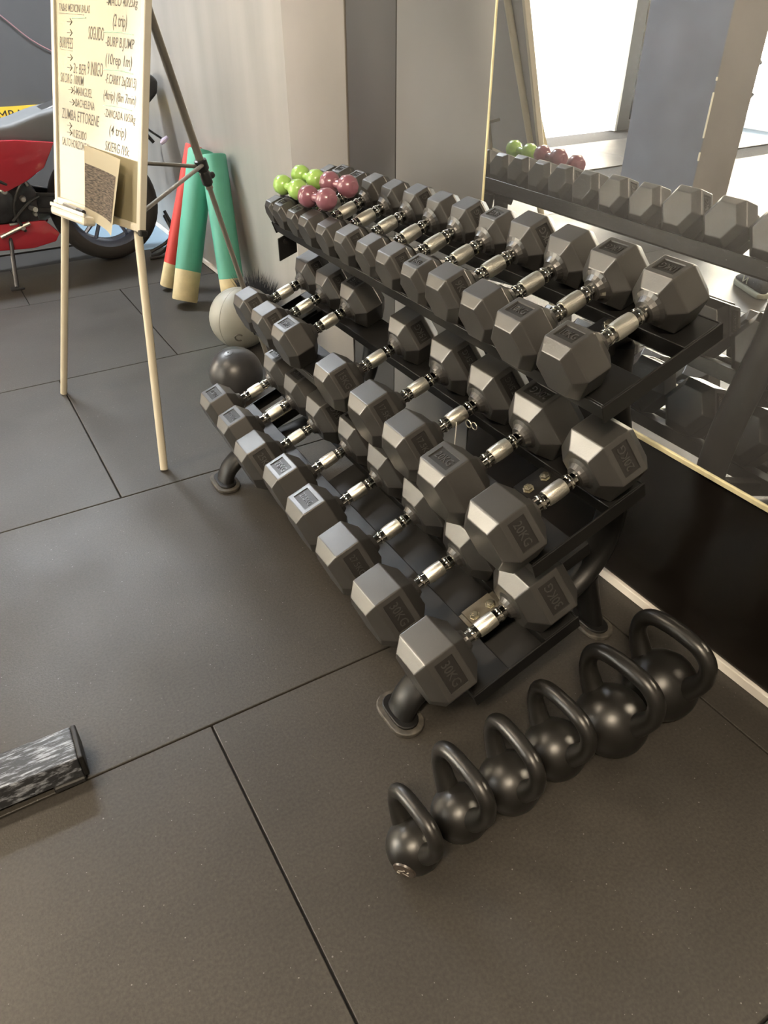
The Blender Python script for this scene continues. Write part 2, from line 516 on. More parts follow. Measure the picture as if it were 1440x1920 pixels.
# ceiling lamp housings
for i, (x, y, p, c) in enumerate(LAMPS):
    t = thing('ceiling_lamp', 'slim white ceiling lamp, number %s along the room from the front wall' % ('one', 'two', 'three')[i], 'lamp', (x, y, CEIL), group='ceiling lamps')
    obj('housing', bx(-0.7, 0.7, -0.22, 0.22, -0.06, 0.0, bev=0.008), M_LAMPH, t)

# ------------------------------------------------------------------ mirror
mi = thing('wall_mirror', 'large frameless wall mirror with pale polished edges above the black wall panel', 'mirror', (W, 0, 0.464))
MY0, MY1, MZ1 = YF + 0.05, 1.674, 2.55
obj('mirror_glass', bx(-0.006, -0.001, MY0, MY1, 0.0, MZ1 - 0.464), M_MIRROR, mi)
e1 = obj('edge_strip', bx(-0.0085, -0.0005, MY1, MY1 + 0.006, -0.006, MZ1 - 0.464, bev=0.001), M_EDGE, mi)
e2 = obj('edge_strip', bx(-0.0105, -0.0005, MY0, MY1 + 0.006, -0.012, -0.0005, bev=0.001), M_EDGE, mi)

# ------------------------------------------------------------------ dumbbell rack
TILT = R(20)
SX, SZ = math.cos(TILT), math.sin(TILT)
RY0, RY1 = 0.751, 2.11
FRONT = {'top': (0.868, 0.769), 'middle': (0.764, 0.470), 'bottom': (0.656, 0.172)}
def on_shelf(tier, s, h, y):
    fx, fz = FRONT[tier]
    return Vector((fx + s * SX - h * SZ, y, fz + s * SZ + h * SX))
rack = thing('dumbbell_rack', 'black steel three tier dumbbell rack along the mirror wall', 'rack', (0.85, 1.43, 0))
RM = Matrix.Translation((-0.85, -1.43, 0))
def rk(name, bm, m=M_STEEL, parent=rack, **k):
    if parent is rack:
        bmesh.ops.transform(bm, matrix=RM, verts=bm.verts[:])
    else:
        bmesh.ops.transform(bm, matrix=RM, verts=bm.verts[:])
    return obj(name, bm, m, parent, **k)
def shelf_mtx(tier):
    fx, fz = FRONT[tier]
    return Matrix.Translation((fx, 0, fz)) @ Matrix.Rotation(-TILT, 4, 'Y')
SL = 0.268
POSTS = (0.90, 2.0)
for tier in ('bottom', 'middle', 'top'):
    mt = shelf_mtx(tier)
    # front and rear rails: angle iron, flange up on the outer side, web hanging on the inner one
    for (a, b, inner) in ((0.0, 0.088, 0.088), (0.186, SL, 0.186)):
        bm = bx(a, b, RY0, RY1, -0.005, 0.0, bev=0.0012, mtx=mt)
        s0 = inner - 0.003 if inner < 0.12 else inner
        box(bm, s0, s0 + 0.004, RY0, RY1, -0.034, -0.003, bev=0.001, mtx=mt)
        if inner < 0.12:
            box(bm, a - 0.004, a, RY0, RY1, -0.030, 0.0, bev=0.001, mtx=mt)
        else:
            box(bm, b, b + 0.004, RY0, RY1, -0.034, 0.0, bev=0.001, mtx=mt)
        rk('shelf_rail', bm)
    if tier == 'bottom':
        rk('dark_gap_sheet', bx(0.086, 0.188, RY0, 1.60, -0.0365, -0.0345, mtx=mt))  # black sheet added to darken the gap over the shaded floor
    for y in (RY0 - 0.004, RY1):
        rk('end_bar', bx(-0.006, SL + 0.006, y, y + 0.004, -0.036, 0.0002, bev=0.001, mtx=mt))
    for y in POSTS:
        br = rk('bracket', bx(0.055, 0.215, y - 0.032, y + 0.032, -0.010, -0.0052, bev=0.001, mtx=mt), M_PLATE if tier == 'bottom' else M_STEEL)
        br2 = rk('bracket', bx(0.098, 0.174, y - 0.030, y + 0.030, -0.0045, 0.0035, bev=0.001, mtx=mt), M_PLATE if tier == 'bottom' else M_STEEL)
        for s in (0.114, 0.158):
            bm = bmesh.new()
            lathe(bm, [(0.0, 0.0), (0.0125, 0.0), (0.0125, 0.002), (0.0095, 0.0022), (0.0095, 0.008), (0.008, 0.0092), (0.0, 0.0095)], seg=6,
                  mtx=mt @ Matrix.Translation((s, y, 0.004)))
            rk('bolt', bm, M_BOLT, br2)
# side frames
for y in POSTS:
    main = smooth_path([(0.572, y, 0.012), (0.598, y, 0.060), (0.665, y, 0.098), (0.84, y, 0.128), (1.02, y, 0.170), (1.105, y, 0.245), (1.136, y, 0.35),
                        (1.125, y, 0.47), (1.095, y, 0.58), (1.062, y, 0.68), (1.045, y, 0.79)], 6)
    rk('side_post', tb(main, 0.03, seg=20, flat=(0.040, 0.023), side=(0, 1, 0)), smooth=True)
    rk('rear_leg', tb(smooth_path([(1.150, y, 0.012), (1.125, y, 0.09), (1.09, y, 0.20)], 5), 0.03, seg=20, flat=(0.036, 0.022), side=(0, 1, 0)), smooth=True)
    for tier, s1 in (('bottom', 0.43), ('middle', 0.30), ('top', 0.20)):
        rk('support_arm', bx(0.06, s1, y - 0.016, y + 0.016, -0.052, -0.0105, bev=0.003, mtx=shelf_mtx(tier)))
    for x in (0.572, 1.145):
        st = [(x + u * 1.0, y + v) for u, v in stadium(0.040, 0.068)]
        f1 = rk('foot_pad', pr(st, 0.0005, 0.012, plane='XY', bev=0.003), M_FOOT)
        st2 = [(x + u * 0.72, y + v * 0.80) for u, v in stadium(0.040, 0.068)]
        rk('foot_plate', pr(st2, 0.0105, 0.018, plane='XY', bev=0.003), M_STEEL, f1)
# side plate with a dark disc painted as a bolt hole under the far end of the top shelf
bm = pr([(0.87, 0.655), (0.93, 0.675), (0.93, 0.742), (0.87, 0.722)], RY1 - 0.02, RY1 - 0.014, plane='XZ', bev=0.002)
sp = rk('side_plate', bm)
bm = bmesh.new(); lathe(bm, [(0, -0.001), (0.009, -0.001), (0.009, 0.002), (0, 0.002)], seg=16, axis='Y', mtx=Matrix.Translation((0.895, RY1 - 0.0215, 0.712)))
rk('dark_hole_disc', bm, M_SUB, sp)  # dark disc in place of the shaded opening

# ------------------------------------------------------------------ dumbbells
SIZES = {30: (0.0935, 0.122), 27.5: (0.0895, 0.118), 25: (0.0845, 0.113), 22.5: (0.0825, 0.108), 20: (0.0830, 0.107),
         17.5: (0.0785, 0.102), 15: (0.0715, 0.097), 12.5: (0.0700, 0.092), 10: (0.0636, 0.090), 9: (0.0600, 0.085), 8: (0.0528, 0.080),
         7: (0.0500, 0.076), 6: (0.0484, 0.072), 5: (0.0445, 0.066), 4: (0.0380, 0.060)}
GAP = 0.128
HEADS = {}
REC = 0.0022
INSET = 0.155
def head_mesh(kg):
    if kg in HEADS: return HEADS[kg]
    Rv, L = SIZES[kg]
    bm = bmesh.new()
    prof = [(0.0, 0.60), (0.24 * L, 1.0), (0.79 * L, 1.0), (L, 0.70)]
    rings = []
    for x, k in prof:
        rings.append([bm.verts.new((x, Rv * k * math.cos(R(60 * i)), Rv * k * math.sin(R(60 * i)))) for i in range(6)])
    for a, b in zip(rings, rings[1:]):
        for i in range(6):
            j = (i + 1) % 6
            bm.faces.new((a[i], a[j], b[j], b[i]))
    bm.faces.new(rings[0][::-1]); bm.faces.new(rings[-1])
    bmesh.ops.recalc_face_normals(bm, faces=bm.faces[:])
    bmesh.ops.bevel(bm, geom=bm.edges[:], offset=0.0022, segments=2, profile=0.55, affect='EDGES')
    topf = max((f for f in bm.faces if f.normal.z > 0.99), key=lambda f: f.calc_area())
    ths = INSET * Rv
    bmesh.ops.inset_individual(bm, faces=[topf], thickness=ths, depth=0.0)
    bmesh.ops.inset_individual(bm, faces=[topf], thickness=0.0012, depth=-REC)
    topf.material_index = 1
    # rubber neck round the handle
    lathe(bm, [(0.034, -0.000), (0.0265, -0.004), (0.0225, -0.010), (0.0205, -0.014), (0.014, -0.0145)], seg=20, axis='X',
          mtx=Matrix.Identity(4))
    HEADS[kg] = mesh_of('head', bm, [M_RUB, M_LET])
    return HEADS[kg]

def handle_meshes():
    prof = [(0.0200, -0.066), (0.0200, -0.0620), (0.0165, -0.0612), (0.0165, -0.0590), (0.0150, -0.0582), (0.0150, -0.0555), (0.0138, -0.0545),
            (0.0136, -0.0450), (0.0142, -0.0220)]
    core = prof + [(r_, -h) for r_, h in prof[::-1]]
    bm = bmesh.new(); lathe(bm, core, seg=24, axis='X')
    a = mesh_of('handle', bm, M_DCHROME, True, 30)
    bm = bmesh.new(); lathe(bm, [(0.0112, -0.0225), (0.0162, -0.0220), (0.0172, -0.012), (0.0174, 0.0), (0.0172, 0.012), (0.0162, 0.0220), (0.0112, 0.0225)], seg=24, axis='X')
    b = mesh_of('knurled_grip', bm, M_KNURL, True, 40)
    bm = bmesh.new(); lathe(bm, [(0.0110, -0.0040), (0.0152, -0.0040), (0.0158, -0.0028), (0.0158, 0.0028), (0.0152, 0.0040), (0.0110, 0.0040)], seg=24, axis='X')
    c = mesh_of('grip_ring', bm, M_CHROME, True, 40)
    return a, b, c
HM = handle_meshes()
RYT = Matrix.Rotation(-TILT, 4, 'Y')

def dumbbell(kg, tier, y, s, roll, label, yaw=0.0):
    Rv, L = SIZES[kg]
    h = Rv * 0.866 + 0.0012
    root = thing('hex_dumbbell', label, 'dumbbell', on_shelf(tier, s, h, y), group='hex dumbbells on the %s tier' % tier)
    root.rotation_euler = (Matrix.Rotation(R(yaw), 4, 'Z') @ RYT @ Matrix.Rotation(R(roll), 4, 'X')).to_euler()
    hd = link('handle', HM[0], root)
    link('knurled_grip', HM[1], hd)
    for sx in (-1, 1):
        link('grip_ring', HM[2], hd, (sx * 0.0345, 0, 0))
    txt = ('%g' % kg) + 'KG'
    tm, asp = text_mesh(txt, m=M_RUB)
    fw_, fl_ = Rv * (1 - 2 * INSET) - 0.006, 0.55 * L - 2 * INSET * Rv - 0.006
    th = min(fl_ * 0.80, fw_ * 0.92 / asp * 1.25)
    twid = min(fw_ * 0.90, th * asp)
    for sx in (-1, 1):
        he = link('head', head_mesh(kg), root, (sx * GAP / 2, 0, 0), (0, 0, 0 if sx > 0 else math.pi))
        lt = link('weight_marking', tm, he, (0.515 * L, 0, Rv * 0.866 - REC - 0.0001))
        # baseline along +y, letters' tops towards the handle (-x)
        lt.rotation_euler = (0, 0, R(90))
        lt.scale = (twid, th, 0.0014)
    return root

UP, SIDE, HID = 0, 60, 180
bottom = [(30, 0.815, 0.099, SIDE, 'black hex dumbbell marked 30KG at the near end of the bottom tier'),
          (30, 1.003, 0.099, SIDE, 'black hex dumbbell marked 30KG, second from the near end of the bottom tier'),
          (27.5, 1.188, 0.100, SIDE, 'black hex dumbbell marked 27.5KG on its side face, third along the bottom tier'),
          (27.5, 1.368, 0.106, UP, 'black hex dumbbell marked 27.5KG on its upper face, fourth along the bottom tier'),
          (25, 1.545, 0.112, UP, 'black hex dumbbell marked 25KG on its upper face, fifth along the bottom tier'),
          (25, 1.715, 0.094, SIDE, 'black hex dumbbell marked 25KG on its side face, sixth along the bottom tier'),
          (22.5, 1.885, 0.101, UP, 'black hex dumbbell marked 22.5KG, second from the far end of the bottom tier'),
          (22.5, 2.052, 0.106, UP, 'black hex dumbbell marked 22.5KG at the far end of the bottom tier')]
middle = [(20, 0.800, 0.107, SIDE, 'black hex dumbbell marked 20KG on its side face, nearest on the middle tier'),
          (20, 0.968, 0.110, UP, 'black hex dumbbell marked 20KG on its upper face, second on the middle tier'),
          (17.5, 1.131, 0.118, SIDE, 'black hex dumbbell marked 17.5KG with a wire tag on its handle, middle tier'),
          (17.5, 1.290, 0.122, SIDE, 'black hex dumbbell marked 17.5KG, fourth from the near end of the middle tier'),
          (15, 1.490, 0.124, SIDE, 'black hex dumbbell marked 15KG beside the empty gap of the middle tier'),
          (15, 1.770, 0.134, UP, 'black hex dumbbell marked 15KG just beyond the gap on the middle tier'),
          (12.5, 1.915, 0.128, SIDE, 'black hex dumbbell marked 12.5KG, second from the far end of the middle tier'),
          (12.5, 2.058, 0.130, SIDE, 'black hex dumbbell marked 12.5KG at the far end of the middle tier')]
ordn = ['first', 'second', 'third', 'fourth', 'fifth', 'sixth', 'seventh', 'eighth', 'ninth', 'tenth', 'eleventh', 'twelfth', 'thirteenth']
tk = [10, 10, 9, 9, 8, 8, 7, 7, 6, 6, 5, 5, 4]
ty = [0.822, 0.950, 1.074, 1.195, 1.308, 1.414, 1.517, 1.618, 1.717, 1.814, 1.908, 1.998, 2.081]
ts = [0.118, 0.119, 0.127, 0.128, 0.128, 0.127, 0.126, 0.122, 0.116, 0.113, 0.113, 0.113, 0.113]
trl = [UP, UP, HID, SIDE, UP, SIDE, HID, SIDE, HID, HID, UP, UP, SIDE]
for kg, y, s, ro, lb in bottom: dumbbell(kg, 'bottom', y, s, ro, lb)
for kg, y, s, ro, lb in middle: dumbbell(kg, 'middle', y, s, ro, lb)
for i in range(13):
    dumbbell(tk[i], 'top', ty[i], ts[i], trl[i], 'black hex dumbbell, %s from the near end of the top tier%s' % (ordn[i], ', marked 10KG' if i < 2 else ''))

# small wire tag and string hanging from the 17.5KG handle
tagm = mat('tag wire', (0.62, 0.60, 0.52), rough=0.3, metal=0.8)
strm = mat('white string', (0.75, 0.74, 0.70), rough=0.8)
hp = on_shelf('middle', 0.118, SIZES[17.5][0] * 0.866, 1.131)
kt = thing('wire_tag', 'small looped wire tag with white string hanging from a middle tier dumbbell handle', 'tag', hp)
loop = [(0.012 + 0.0 * i, -0.0185 - 0.010 + 0.010 * math.cos(i / 12 * 2 * math.pi), -0.006 + 0.008 * math.sin(i / 12 * 2 * math.pi)) for i in range(13)]
obj('loop', tb(loop, 0.0012, seg=6), tagm, kt, smooth=True)
loop2 = [(x + 0.008, y - 0.010, z - 0.003) for x, y, z in loop]
obj('loop', tb(loop2, 0.0010, seg=6), tagm, kt, smooth=True)
obj('string', tb(smooth_path([(-0.012, -0.0178, 0.0), (-0.014, -0.019, -0.03), (-0.015, -0.018, -0.075)], 4), 0.0011, seg=6), strm, kt, smooth=True)

# ------------------------------------------------------------------ small vinyl dumbbells piled on the far end of the top tier
def vinyl(name):
    return mat(name, {'green vinyl': (0.34, 0.56, 0.14), 'pink vinyl': (0.235, 0.095, 0.125)}[name], rough=0.28, spec=0.6, coat=0.3)
def small_dumbbell(p, q, r, m, label):
    p, q = Vector(p), Vector(q)
    mid = (p + q) / 2
    ax = (q - p).normalized()
    t = thing('vinyl_dumbbell', label, 'dumbbell', mid, group='small vinyl dumbbells piled on the rack')
    rot = ax.to_track_quat('Z', 'Y').to_matrix().to_4x4()
    half = (q - p).length / 2
    for sg in (-1, 1):
        bm = bmesh.new()
        hl = r * 0.95
        pf = [(0.0, hl), (0.45 * r, hl), (0.60 * r, hl * 0.95), (0.95 * r, hl * 0.45), (1.0 * r, hl * 0.30), (1.0 * r, -hl * 0.30), (0.95 * r, -hl * 0.45), (0.55 * r, -hl * 0.92), (0.34 * r, -hl)]
        lathe(bm, pf, seg=10, mtx=rot @ Matrix.Translation((0, 0, sg * half)) @ (Matrix.Identity(4) if sg > 0 else Matrix.Rotation(math.pi, 4, 'X')))
        h = obj('head', bm, m, t, smooth=True, angle=50)
        tm, asp = text_mesh('1', m=m)
        l = link('weight_marking', tm, h)
        l.matrix_local = rot @ (Matrix.Identity(4) if sg > 0 else Matrix.Rotation(math.pi, 4, 'X')) @ Matrix.Translation((0, 0, half + hl - 0.0004)) @ Matrix.Diagonal((0.006, 0.013, 0.0012, 1))
    bm = bmesh.new()
    lathe(bm, [(0.34 * r, -half), (0.36 * r, -half * 0.4), (0.40 * r, 0), (0.36 * r, half * 0.4), (0.34 * r, half)], seg=12, mtx=rot)
    obj('handle', bm, m, t, smooth=True)
small_dumbbell((0.867, 2.016, 0.886), (0.873, 1.932, 0.889), 0.0265, vinyl('green vinyl'), 'lime green vinyl dumbbell at the front of the pile on the top tier')
small_dumbbell((0.925, 2.020, 0.905), (0.931, 1.936, 0.907), 0.0265, vinyl('green vinyl'), 'lime green vinyl dumbbell at the back of the pile on the top tier')
small_dumbbell((0.869, 1.858, 0.886), (0.881, 1.776, 0.893), 0.0280, vinyl('pink vinyl'), 'pink vinyl dumbbell at the front of the pile on the top tier')
small_dumbbell((0.938, 1.866, 0.911), (0.948, 1.784, 0.915), 0.0280, vinyl('pink vinyl'), 'pink vinyl dumbbell at the back of the pile, towards the wall')

# ------------------------------------------------------------------ kettlebells
M_STK = mat('worn sticker', (0.045, 0.035, 0.028), rough=0.35, noise=(120, 0.5))
M_STKL = mat('sticker flecks', (0.5, 0.47, 0.42), rough=0.5)
kbs = [(0.418, 0.603, 0.0570, 0.0530, 4, 'smallest black kettlebell with a worn round sticker, at the near end of the row'),
       (0.528, 0.612, 0.0660, 0.0565, 3, 'second smallest black kettlebell in the row on the floor'),
       (0.648, 0.612, 0.0660, 0.0630, -2, 'third black kettlebell from the small end of the row'),
       (0.776, 0.625, 0.0690, 0.0650, 2, 'fourth black kettlebell from the small end of the row'),
       (0.921, 0.613, 0.0800, 0.0785, 5, 'second largest black kettlebell, fifth in the row'),
       (1.083, 0.626, 0.0815, 0.0815, 4, 'largest black kettlebell, standing by the white baseboard')]
for i, (x, y, rh, r, yaw, lb) in enumerate(kbs):
    t = thing('kettlebell', lb, 'kettlebell', (x, y, 0), (0, 0, R(yaw)), group='row of black kettlebells')
    bm = bmesh.new()
    cz = 0.90 * r
    pf = [(0.0, 0.0), (0.50 * r, 0.0), (0.58 * r, 0.03 * r)]
    for k in range(1, 22):
        a = -0.82 + (math.pi / 2 + 0.82) * k / 21
        pf.append((r * math.cos(a) if k < 21 else 0.0, cz + 0.98 * r * math.sin(a)))
    lathe(bm, pf, seg=36)
    obj('bell', bm, M_KB, t, smooth=True, angle=60)
    tr = 0.0050 + 0.16 * rh
    P = [(0, -0.60 * rh, 1.20 * rh), (0, -0.88 * rh, 1.66 * rh), (0, -1.06 * rh, 2.10 * rh), (0, -1.02 * rh, 2.56 * rh), (0, -0.72 * rh, 2.85 * rh), (0, -0.30 * rh, 2.94 * rh), (0, 0, 2.95 * rh)]
    P = P + [(a, -b, c) for a, b, c in P[-2::-1]]
    path = smooth_path(P, 5)
    n = len(path)
    rad = [tr * (1.0 + 0.45 * max(0, abs(2 * k / (n - 1) - 1) - 0.62) / 0.38) for k in range(n)]
    obj('handle', tube(bmesh.new(), path, rad, seg=16), M_KB, t, smooth=True, angle=60)
    if i == 0:
        # sticker on the flank that faces the room
        d = Vector((-0.80, -0.52, -0.10)).normalized()
        mt = Matrix.Translation(Vector((0, 0, cz)) + d * (r * 0.955)) @ d.to_track_quat('Z', 'Y').to_matrix().to_4x4()
        bm = bmesh.new(); lathe(bm, [(0.0, 0.0035), (0.012, 0.0030), (0.021, 0.0006), (0.0225, -0.003), (0.0, -0.004)], seg=24, mtx=mt)
        stk = obj('sticker', bm, M_STK, t, smooth=True)
        for (u, v, w, h, a) in ((-0.006, 0.004, 0.010, 0.002, 0.5), (0.004, -0.003, 0.012, 0.0018, -0.4), (0.008, 0.006, 0.006, 0.002, 1.1), (-0.010, -0.006, 0.005, 0.003, 0.1), (0.001, 0.010, 0.004, 0.002, 0.8)):
            obj('sticker_fleck', bx(-w / 2, w / 2, -h / 2, h / 2, 0.0005, 0.0036, mtx=mt @ Matrix.Translation((u, v, 0)) @ Matrix.Rotation(a, 4, 'Z')), M_STKL, stk)

# ------------------------------------------------------------------ balls
def ball(name, label, loc, r, m, seams=0, valve=None):
    t = thing(name, label, 'ball', (loc[0], loc[1], 0))
    bm = bmesh.new()
    pf = []
    for k in range(25):
        a = -math.pi / 2 + math.pi * k / 24
        pf.append((r * math.cos(a) if 0 < k < 24 else 0.0, r + r * math.sin(a)))
    lathe(bm, pf, seg=40)
    o = obj('shell', bm, m, t, smooth=True, angle=80)
    return t, o
M_MEDG = mat('pale grey vinyl', (0.25, 0.25, 0.22), rough=0.5, noise=(8, 0.08))
M_MEDS = mat('ball stitching', (0.26, 0.26, 0.23), rough=0.6)
M_MEDD = mat('dark print', (0.08, 0.075, 0.065), rough=0.5)
M_SLAM = mat('black slam ball rubber', (0.040, 0.040, 0.042), rough=0.36, spec=0.6, noise=(30, 0.15), bump=(200, 0.1))
mb, mo = ball('medicine_ball', 'pale grey medicine ball with stitched seams behind the black ball', (1.046, 3.03), 0.133, M_MEDG)
for k in range(4):
    a0 = k * math.pi / 4 + 0.5
    pts = [(0.1331 * math.cos(b) * math.cos(a0), 0.1331 * math.cos(b) * math.sin(a0), 0.133 + 0.1331 * math.sin(b)) for b in [2 * math.pi * j / 40 for j in range(41)]]
    obj('seam', tb(pts, 0.0007, seg=5, cap=False), M_MEDS, mb, smooth=True)
ring_c = Vector((-0.40, -0.86, -0.30)).normalized()
mtx = Matrix.Translation(Vector((0, 0, 0.133)) + ring_c * 0.1305) @ ring_c.to_track_quat('Z', 'Y').to_matrix().to_4x4()
bm = bmesh.new()
tube(bm, [mtx @ Vector((0.017 * math.cos(a), 0.017 * math.sin(a), 0.0022)) for a in [0.6 + 4.6 * j / 16 for j in range(17)]], 0.0035, seg=8)
obj('emblem', bm, M_MEDD, mb, smooth=True)
sb_, so_ = ball('slam_ball', 'black rubber slam ball on the floor at the far end of the rack', (0.842, 2.56), 0.104, M_SLAM)
vd = Vector((-0.25, -0.15, 0.95)).normalized()
mtx = Matrix.Translation(Vector((0, 0, 0.104)) + vd * 0.1035) @ vd.to_track_quat('Z', 'Y').to_matrix().to_4x4()
bm = bmesh.new(); tube(bm, [mtx @ Vector((0.018 * math.cos(a), 0.018 * math.sin(a), -0.0012)) for a in [2 * math.pi * j / 24 for j in range(25)]], 0.0011, seg=6, cap=False)
obj('valve_ring', bm, M_SLAM, sb_, smooth=True)
bm = bmesh.new(); lathe(bm, [(0, -0.003), (0.0035, -0.003), (0.003, 0.0015), (0, 0.002)], seg=10, mtx=mtx)
obj('valve', bm, M_SUB, sb_, smooth=True)

# dark bristled brush standing behind the grey ball
br = thing('dust_brush', 'dark bristled brush standing by the wall behind the grey ball', 'brush', (1.222, 3.265, 0))
M_BRI = mat('dark bristles', (0.05, 0.055, 0.065), rough=0.7)
obj('block', bx(-0.055, 0.055, -0.10, 0.10, 0.0, 0.14, bev=0.012, seg=2), M_BRI, br)
bm = bmesh.new()
for k in range(420):
    x, y = random.uniform(-0.055, 0.055), random.uniform(-0.10, 0.10)
    dx, dy = x * 0.5 + random.uniform(-0.018, 0.018), y * 0.4 + random.uniform(-0.018, 0.018)
    h = random.uniform(0.05, 0.095)
    a = bm.verts.new((x - 0.002, y, 0.135)); b = bm.verts.new((x + 0.002, y, 0.135)); c = bm.verts.new((x, y + 0.003, 0.135)); d = bm.verts.new((x + dx, y + dy, 0.135 + h))
    bm.faces.new((a, b, d)); bm.faces.new((b, c, d)); bm.faces.new((c, a, d))
tag(obj('bristles', bm, M_BRI, br), kind='stuff')

# ------------------------------------------------------------------ foam poles leaning on the wall
M_RED = mat('red foam sleeve', (0.62, 0.055, 0.045), rough=0.55, noise=(6, 0.08))
M_GRN = mat('sea green foam sleeve', (0.10, 0.38, 0.27), rough=0.55, noise=(6, 0.10))
M_CAP = mat('beige foam end', (0.66, 0.55, 0.32), rough=0.7, noise=(25, 0.08))
def foam_pole(base, top, r, m, capl, label):
    base, top = Vector(base), Vector(top)
    ax = (top - base).normalized(); L = (top - base).length
    lo = r * math.sqrt(max(0, 1 - ax.z ** 2))
    b0 = base + Vector((0, 0, lo + 0.001))
    t = thing('foam_pole', label, 'pole', (base.x, base.y, 0), group='foam poles leaning on the wall')
    mt = Matrix.Translation(b0 - Vector((base.x, base.y, 0))) @ ax.to_track_quat('Z', 'Y').to_matrix().to_4x4()
    bm = bmesh.new(); lathe(bm, [(0, 0), (r * 0.94, 0), (r, 0.006), (r, capl), (0, capl)], seg=28, mtx=mt)
    obj('end_sleeve', bm, M_CAP, t, smooth=True)
    bm = bmesh.new(); lathe(bm, [(0, capl), (r * 1.012, capl), (r * 1.012, L - 0.006), (r * 0.95, L), (r * 0.55, L), (r * 0.5, L - 0.02), (0, L - 0.02)], seg=28, mtx=mt)
    obj('foam_sleeve', bm, m, t, smooth=True)
foam_pole((0.985, 3.955, 0), (1.245, 3.975, 0.665), 0.042, M_RED, 0.125, 'slim red foam pole with beige end leaning on the wall')
foam_pole((0.985, 3.665, 0), (1.228, 3.815, 0.655), 0.063, M_GRN, 0.150, 'thick green foam pole leaning on the wall beside the red one')
foam_pole((1.185, 3.48, 0), (1.235, 3.672, 0.665), 0.060, M_GRN, 0.135, 'thick green foam pole standing nearest the rack')
foam_pole((1.16, 4.33, 0), (1.245, 4.20, 0.40), 0.045, M_CAP, 0.135, 'short beige foam pole behind the red and green poles')

# ------------------------------------------------------------------ whiteboard easel
M_BOARD = mat('whiteboard enamel', (0.32, 0.29, 0.20), rough=0.12, spec=0.42, rough_noise=0.03, scale=6)
M_BFRM = mat('cream board frame', (0.66, 0.62, 0.52), rough=0.35, noise=(5, 0.05))
M_BBACK = mat('grey board back', (0.33, 0.33, 0.34), rough=0.6)
M_LEG = mat('cream painted leg', (0.60, 0.55, 0.43), rough=0.35)
M_LEGG = mat('grey steel tube', (0.34, 0.32, 0.28), rough=0.30, metal=0.6)
M_PLAS = mat('black plastic', (0.02, 0.02, 0.02), rough=0.4)
M_INK = mat('board marker ink', (0.09, 0.085, 0.07), rough=0.6)
M_INKG = mat('green marker ink', (0.35, 0.62, 0.45), rough=0.6)
M_PAPER = mat('paper', (0.72, 0.66, 0.50), rough=0.7)
def print_mat():
    m = mat('printed sheet', (0.25, 0.2, 0.16), rough=0.7)
    nt = m.node_tree; b = nt.nodes['Principled BSDF']
    tc = nt.nodes.new('ShaderNodeTexCoord')
    mp = nt.nodes.new('ShaderNodeMapping'); mp.inputs['Scale'].default_value = (16, 110, 1)
    nt.links.new(tc.outputs['Object'], mp.inputs['Vector'])
    n = nt.nodes.new('ShaderNodeTexNoise'); n.inputs['Scale'].default_value = 2.5; n.inputs['Detail'].default_value = 6
    nt.links.new(mp.outputs[0], n.inputs['Vector'])
    r = nt.nodes.new('ShaderNodeValToRGB')
    r.color_ramp.elements[0].position = 0.35; r.color_ramp.elements[0].color = (0.07, 0.06, 0.05, 1)
    r.color_ramp.elements[1].position = 0.68; r.color_ramp.elements[1].color = (0.36, 0.28, 0.21, 1)
    nt.links.new(n.outputs['Fac'], r.inputs['Fac']); nt.links.new(r.outputs['Color'], b.inputs['Base Color'])
    return m
M_PRINT = print_mat()
phi, lean = R(15.33), R(14.2)
ET = Vector((math.sin(phi), -math.cos(phi), 0))
En = Vector((math.cos(phi), math.sin(phi), 0))
EU = En * math.sin(lean) + Vector((0, 0, math.cos(lean)))
EN = ET.cross(EU)                   # towards the writer
p1 = Vector((0.376, 2.82, 0.74))
ease = thing('whiteboard_easel', 'cream framed whiteboard easel on a tripod, covered in handwriting', 'whiteboard', (0.45, 2.6, 0))
EO = Vector((0.45, 2.6, 0))
BM_ = Matrix(((ET.x, EU.x, EN.x, p1.x - EO.x), (ET.y, EU.y, EN.y, p1.y - EO.y), (ET.z, EU.z, EN.z, p1.z), (0, 0, 0, 1)))
BW, BH = 0.54, 0.90
obj('back_sheet', bx(0.004, BW - 0.004, 0.004, BH - 0.004, -0.018, -0.012, mtx=BM_), M_BBACK, ease)
bd = link('board', None, ease); bd.matrix_local = BM_
bd_s = obj('writing_surface', bx(0.006, BW - 0.006, 0.006, BH - 0.006, -0.0115, -0.004), M_BOARD, bd)
for (a, b, c, d) in ((0, 0.020, 0, BH), (BW - 0.020, BW, 0, BH), (0.020, BW - 0.020, 0, 0.022), (0.020, BW - 0.020, BH - 0.022, BH)):
    obj('frame_strip', bx(a, b, c, d, -0.020, 0.002, bev=0.002), M_BFRM, bd)
for (a, b) in ((0, 0), (BW, 0), (0, BH), (BW, BH)):
    obj('corner_cap', bx(a - 0.009, a + 0.009, b - 0.009, b + 0.009, -0.021, 0.003, bev=0.003), M_PLAS if a > 0 else M_BFRM, bd)
tr_ = obj('pen_tray', bx(0.045, 0.275, -0.030, -0.002, -0.004, 0.040, bev=0.009, seg=2), M_BFRM, bd)
obj('tray_lip', bx(0.045, 0.275, -0.004, 0.008, 0.034, 0.040, bev=0.002), M_BFRM, bd)
